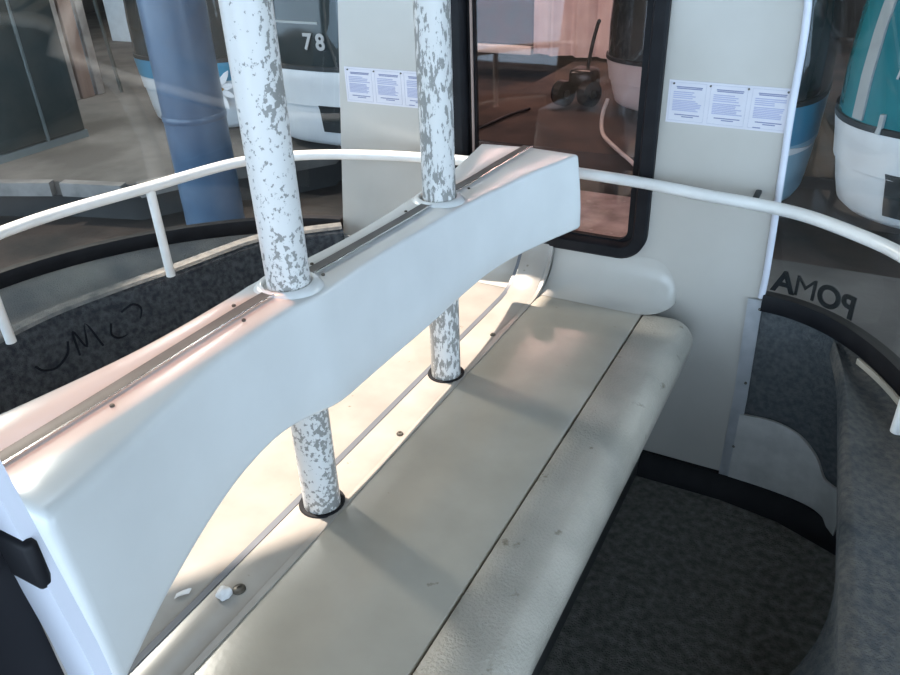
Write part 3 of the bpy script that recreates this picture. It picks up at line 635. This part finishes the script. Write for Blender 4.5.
# other gondola cabins
def other_cabin(name, c, rx, ry, zb_, zbelt, label, body, glassm, vents=(), number=None, band=None, group='other gondolas in the station'):
    root = empty(name, (c[0], c[1], zb_), label, 'gondola', group)
    n = 56
    def ring(z, k, p=2.6):
        out = []
        for i in range(n):
            a = 2 * math.pi * i / n; ca, sa = math.cos(a), math.sin(a)
            out.append((c[0] + k * rx * math.copysign(abs(ca) ** (2 / p), ca), c[1] + k * ry * math.copysign(abs(sa) ** (2 / p), sa), z))
        return out
    H = zbelt - zb_
    lo = [(0, .55), (.02, .72), (.06, .84), (.12, .885), (.3, .915), (.55, .945), (.56, .96), (.6, .963), (.8, .98), (.97, 1.0), (1.0, .99)]
    V, F = grid([ring(zb_ + H * a, k) for a, k in lo], close_v=True, cap=True); build('lower_shell', V, F, body, root)
    V, F = grid([ring(zbelt - .01, .992), ring(zbelt - .012, 1.004), ring(zbelt + .018, 1.004), ring(zbelt + .02, .985)], close_v=True); build('belt_seal', V, F, 'vent_dark', root)
    up_ = [(0, .985), (.25, .985), (.5, .965), (.8, .91), (1.05, .82), (1.2, .72)]
    V, F = grid([ring(zbelt + .015 + a, k) for a, k in up_], close_v=True); build('window_shell', V, F, glassm, root)
    V, F = grid([ring(zbelt + 1.2, .735), ring(zbelt + 1.3, .66), ring(zbelt + 1.38, .45), ring(zbelt + 1.41, .1)], close_v=True, cap=True); build('roof', V, F, body, root)
    tube('hanger_arm', [(c[0], c[1], zbelt + 1.4), (c[0], c[1], zbelt + 2.6)], .05, 'cabin_frame', root)
    def kprof(z):
        if z < zbelt: return interp([(zb_ + H * a, k) for a, k in lo], z)
        return interp([(zbelt + .015 + a, k) for a, k in up_], z)
    def surf(a, z, off=0.0, p=2.6):
        k = kprof(z); ca, sa = math.cos(a), math.sin(a)
        v = Vector((c[0] + k * rx * math.copysign(abs(ca) ** (2 / p), ca), c[1] + k * ry * math.copysign(abs(sa) ** (2 / p), sa), z))
        nrm = Vector((ca / rx, sa / ry, 0)).normalized(); return v + nrm * off
    def patch(nm, a0, a1, z0, z1, m, off=.006, na=10, nz=6, shape=None):
        rows = []
        for i in range(na + 1):
            a = a0 + (a1 - a0) * i / na; f = i / na; za, zb2 = (z0, z1) if not shape else shape(f)
            rows.append([surf(a, za + (zb2 - za) * j / nz, off) for j in range(nz + 1)] + [surf(a, zb2 - (zb2 - za) * j / nz, -.004) for j in range(nz + 1)])
        V, F = grid(rows, close_v=True, cap=True); return build(nm, V, F, m, root)
    for a0, a1, z0, z1 in vents:
        v = patch('vent', a0, a1, z0, z1, 'vent_dark', .008)
        patch('vent_slat', a0 + .02, a1 - .02, (z0 + z1) / 2 - .012, (z0 + z1) / 2 + .006, 'cabin_glass_dark', .016)
    if number:
        s, a, z, size = number
        for i, ch in enumerate(s):
            aa = a + (i - (len(s) - 1) / 2) * size * .46 / rx
            p = surf(aa, z, .008); q = surf(aa + .02, z, .008); t = (q - p).normalized(); M = Matrix.Identity(4)
            upv = Vector((0, 0, 1)); nn = t.cross(upv)
            for r_ in range(3):
                M[r_][0], M[r_][1], M[r_][2], M[r_][3] = t[r_], upv[r_], nn[r_], p[r_]
            text_mesh('number', ch, size, .006, M, 'number_grey', root, bold=.004)
    return root, surf, patch
D = math.radians
rt, sf, pt = other_cabin('gondola', (-3.60, 5.25), .80, .75, -.68, -.07, 'white gondola numbered 78 with dark windows, left of the end wall', 'cabin_white', 'cabin_glass_dark',
    vents=((D(271), D(285), -.53, -.33),), number=('78', D(273), .11, .15))
pt('handle', D(250), D(252), -.14, -.06, 'cabin_frame', .02, 3, 3)
pt('window_bar', D(190), D(275), .23, .245, 'cabin_frame', .006, 24, 2)
rt, sf, pt = other_cabin('gondola', (.66, 5.10), .85, .70, -.72, -.17, 'white gondola with teal windows and a dark vent, at the right edge', 'cabin_white', 'cabin_glass_teal',
    vents=((D(236), D(258), -.62, -.38),))
pt('window_post', D(212), D(219), -.14, .95, 'cabin_frame', .012, 4, 10)
pt('latch', D(229), D(231), -.18, -.08, 'cabin_frame', .02, 3, 3)
sc1 = [sf(D(232 + 1.2 * k), .10 + .09 * math.sin(k * .9) + .02 * k, .008) for k in range(14)]
tube('paint_scrawl', catmull([tuple(p) for p in sc1[:9]], 4), .006, 'number_grey', rt, n=6)
pt('white_mark', D(238), D(262), 0, 0, 'petal', .006, 12, 3, shape=lambda f: (-.05, -.05 + .09 * math.sin(math.pi * f) + .002))
rt, sf, pt = other_cabin('gondola', (-.74, 5.50), .48, .68, -.86, -.17, 'pale blue gondola with a white wing mark, behind the right wall edge', 'cabin_lightblue', 'cabin_glass_dark')
pt('blue_band', D(262), D(352), -.42, -.18, 'cabin_blue', .004, 24, 4)
pt('wing_mark', D(296), D(345), 0, 0, 'petal', .008, 16, 3, shape=lambda f: (-.49 + .02 * f, -.49 + .02 * f + .07 * (1 - f) + .003))
rt, sf, pt = other_cabin('gondola', (-1.34, 6.95), .80, .62, -.70, -.28, 'white gondola partly seen in the right part of the end window', 'cabin_pink', 'cabin_glass_dark')
rt, sf, pt = other_cabin('gondola', (-5.25, 5.35), .68, .66, -.74, -.14, 'pale gondola with a flower emblem on blue, behind the blue column', 'cabin_white', 'cabin_glass_dark')
pt('blue_band', D(200), D(345), -.30, -.15, 'cabin_blue', .004, 30, 4)
fa, fz = D(306), -.36
fl_c = sf(fa, fz, .014); ft = (sf(fa + .02, fz, .014) - fl_c).normalized(); fn = ft.cross(Vector((0, 0, 1)))
def petal(name, ang, r0, r1, w, off, m):
    d = ft * math.cos(ang) + Vector((0, 0, 1)) * math.sin(ang); e = ft * -math.sin(ang) + Vector((0, 0, 1)) * math.cos(ang); c0 = fl_c + fn * off
    prof = [(r0, w * .35), (r0 + (r1 - r0) * .4, w), (r0 + (r1 - r0) * .75, w * .7), (r1, .003)]
    top_ = [c0 + d * r + e * q for r, q in prof] + [c0 + d * r - e * q for r, q in reversed(prof)]
    V = top_ + [p - fn * .006 for p in top_]; k = len(top_)
    F = [tuple(range(k)), tuple(range(2 * k - 1, k - 1, -1))] + [(i, (i + 1) % k, k + (i + 1) % k, k + i) for i in range(k)]
    build(name, V, F, m, rt, smooth=False)
for k in range(9): petal('petal', D(40 * k + 12), .03, .15 + .03 * (k % 2), .028, .004, 'petal')
for k in range(7): petal('flower_centre', D(51 * k), .004, .055, .018, .012, 'flower_centre')
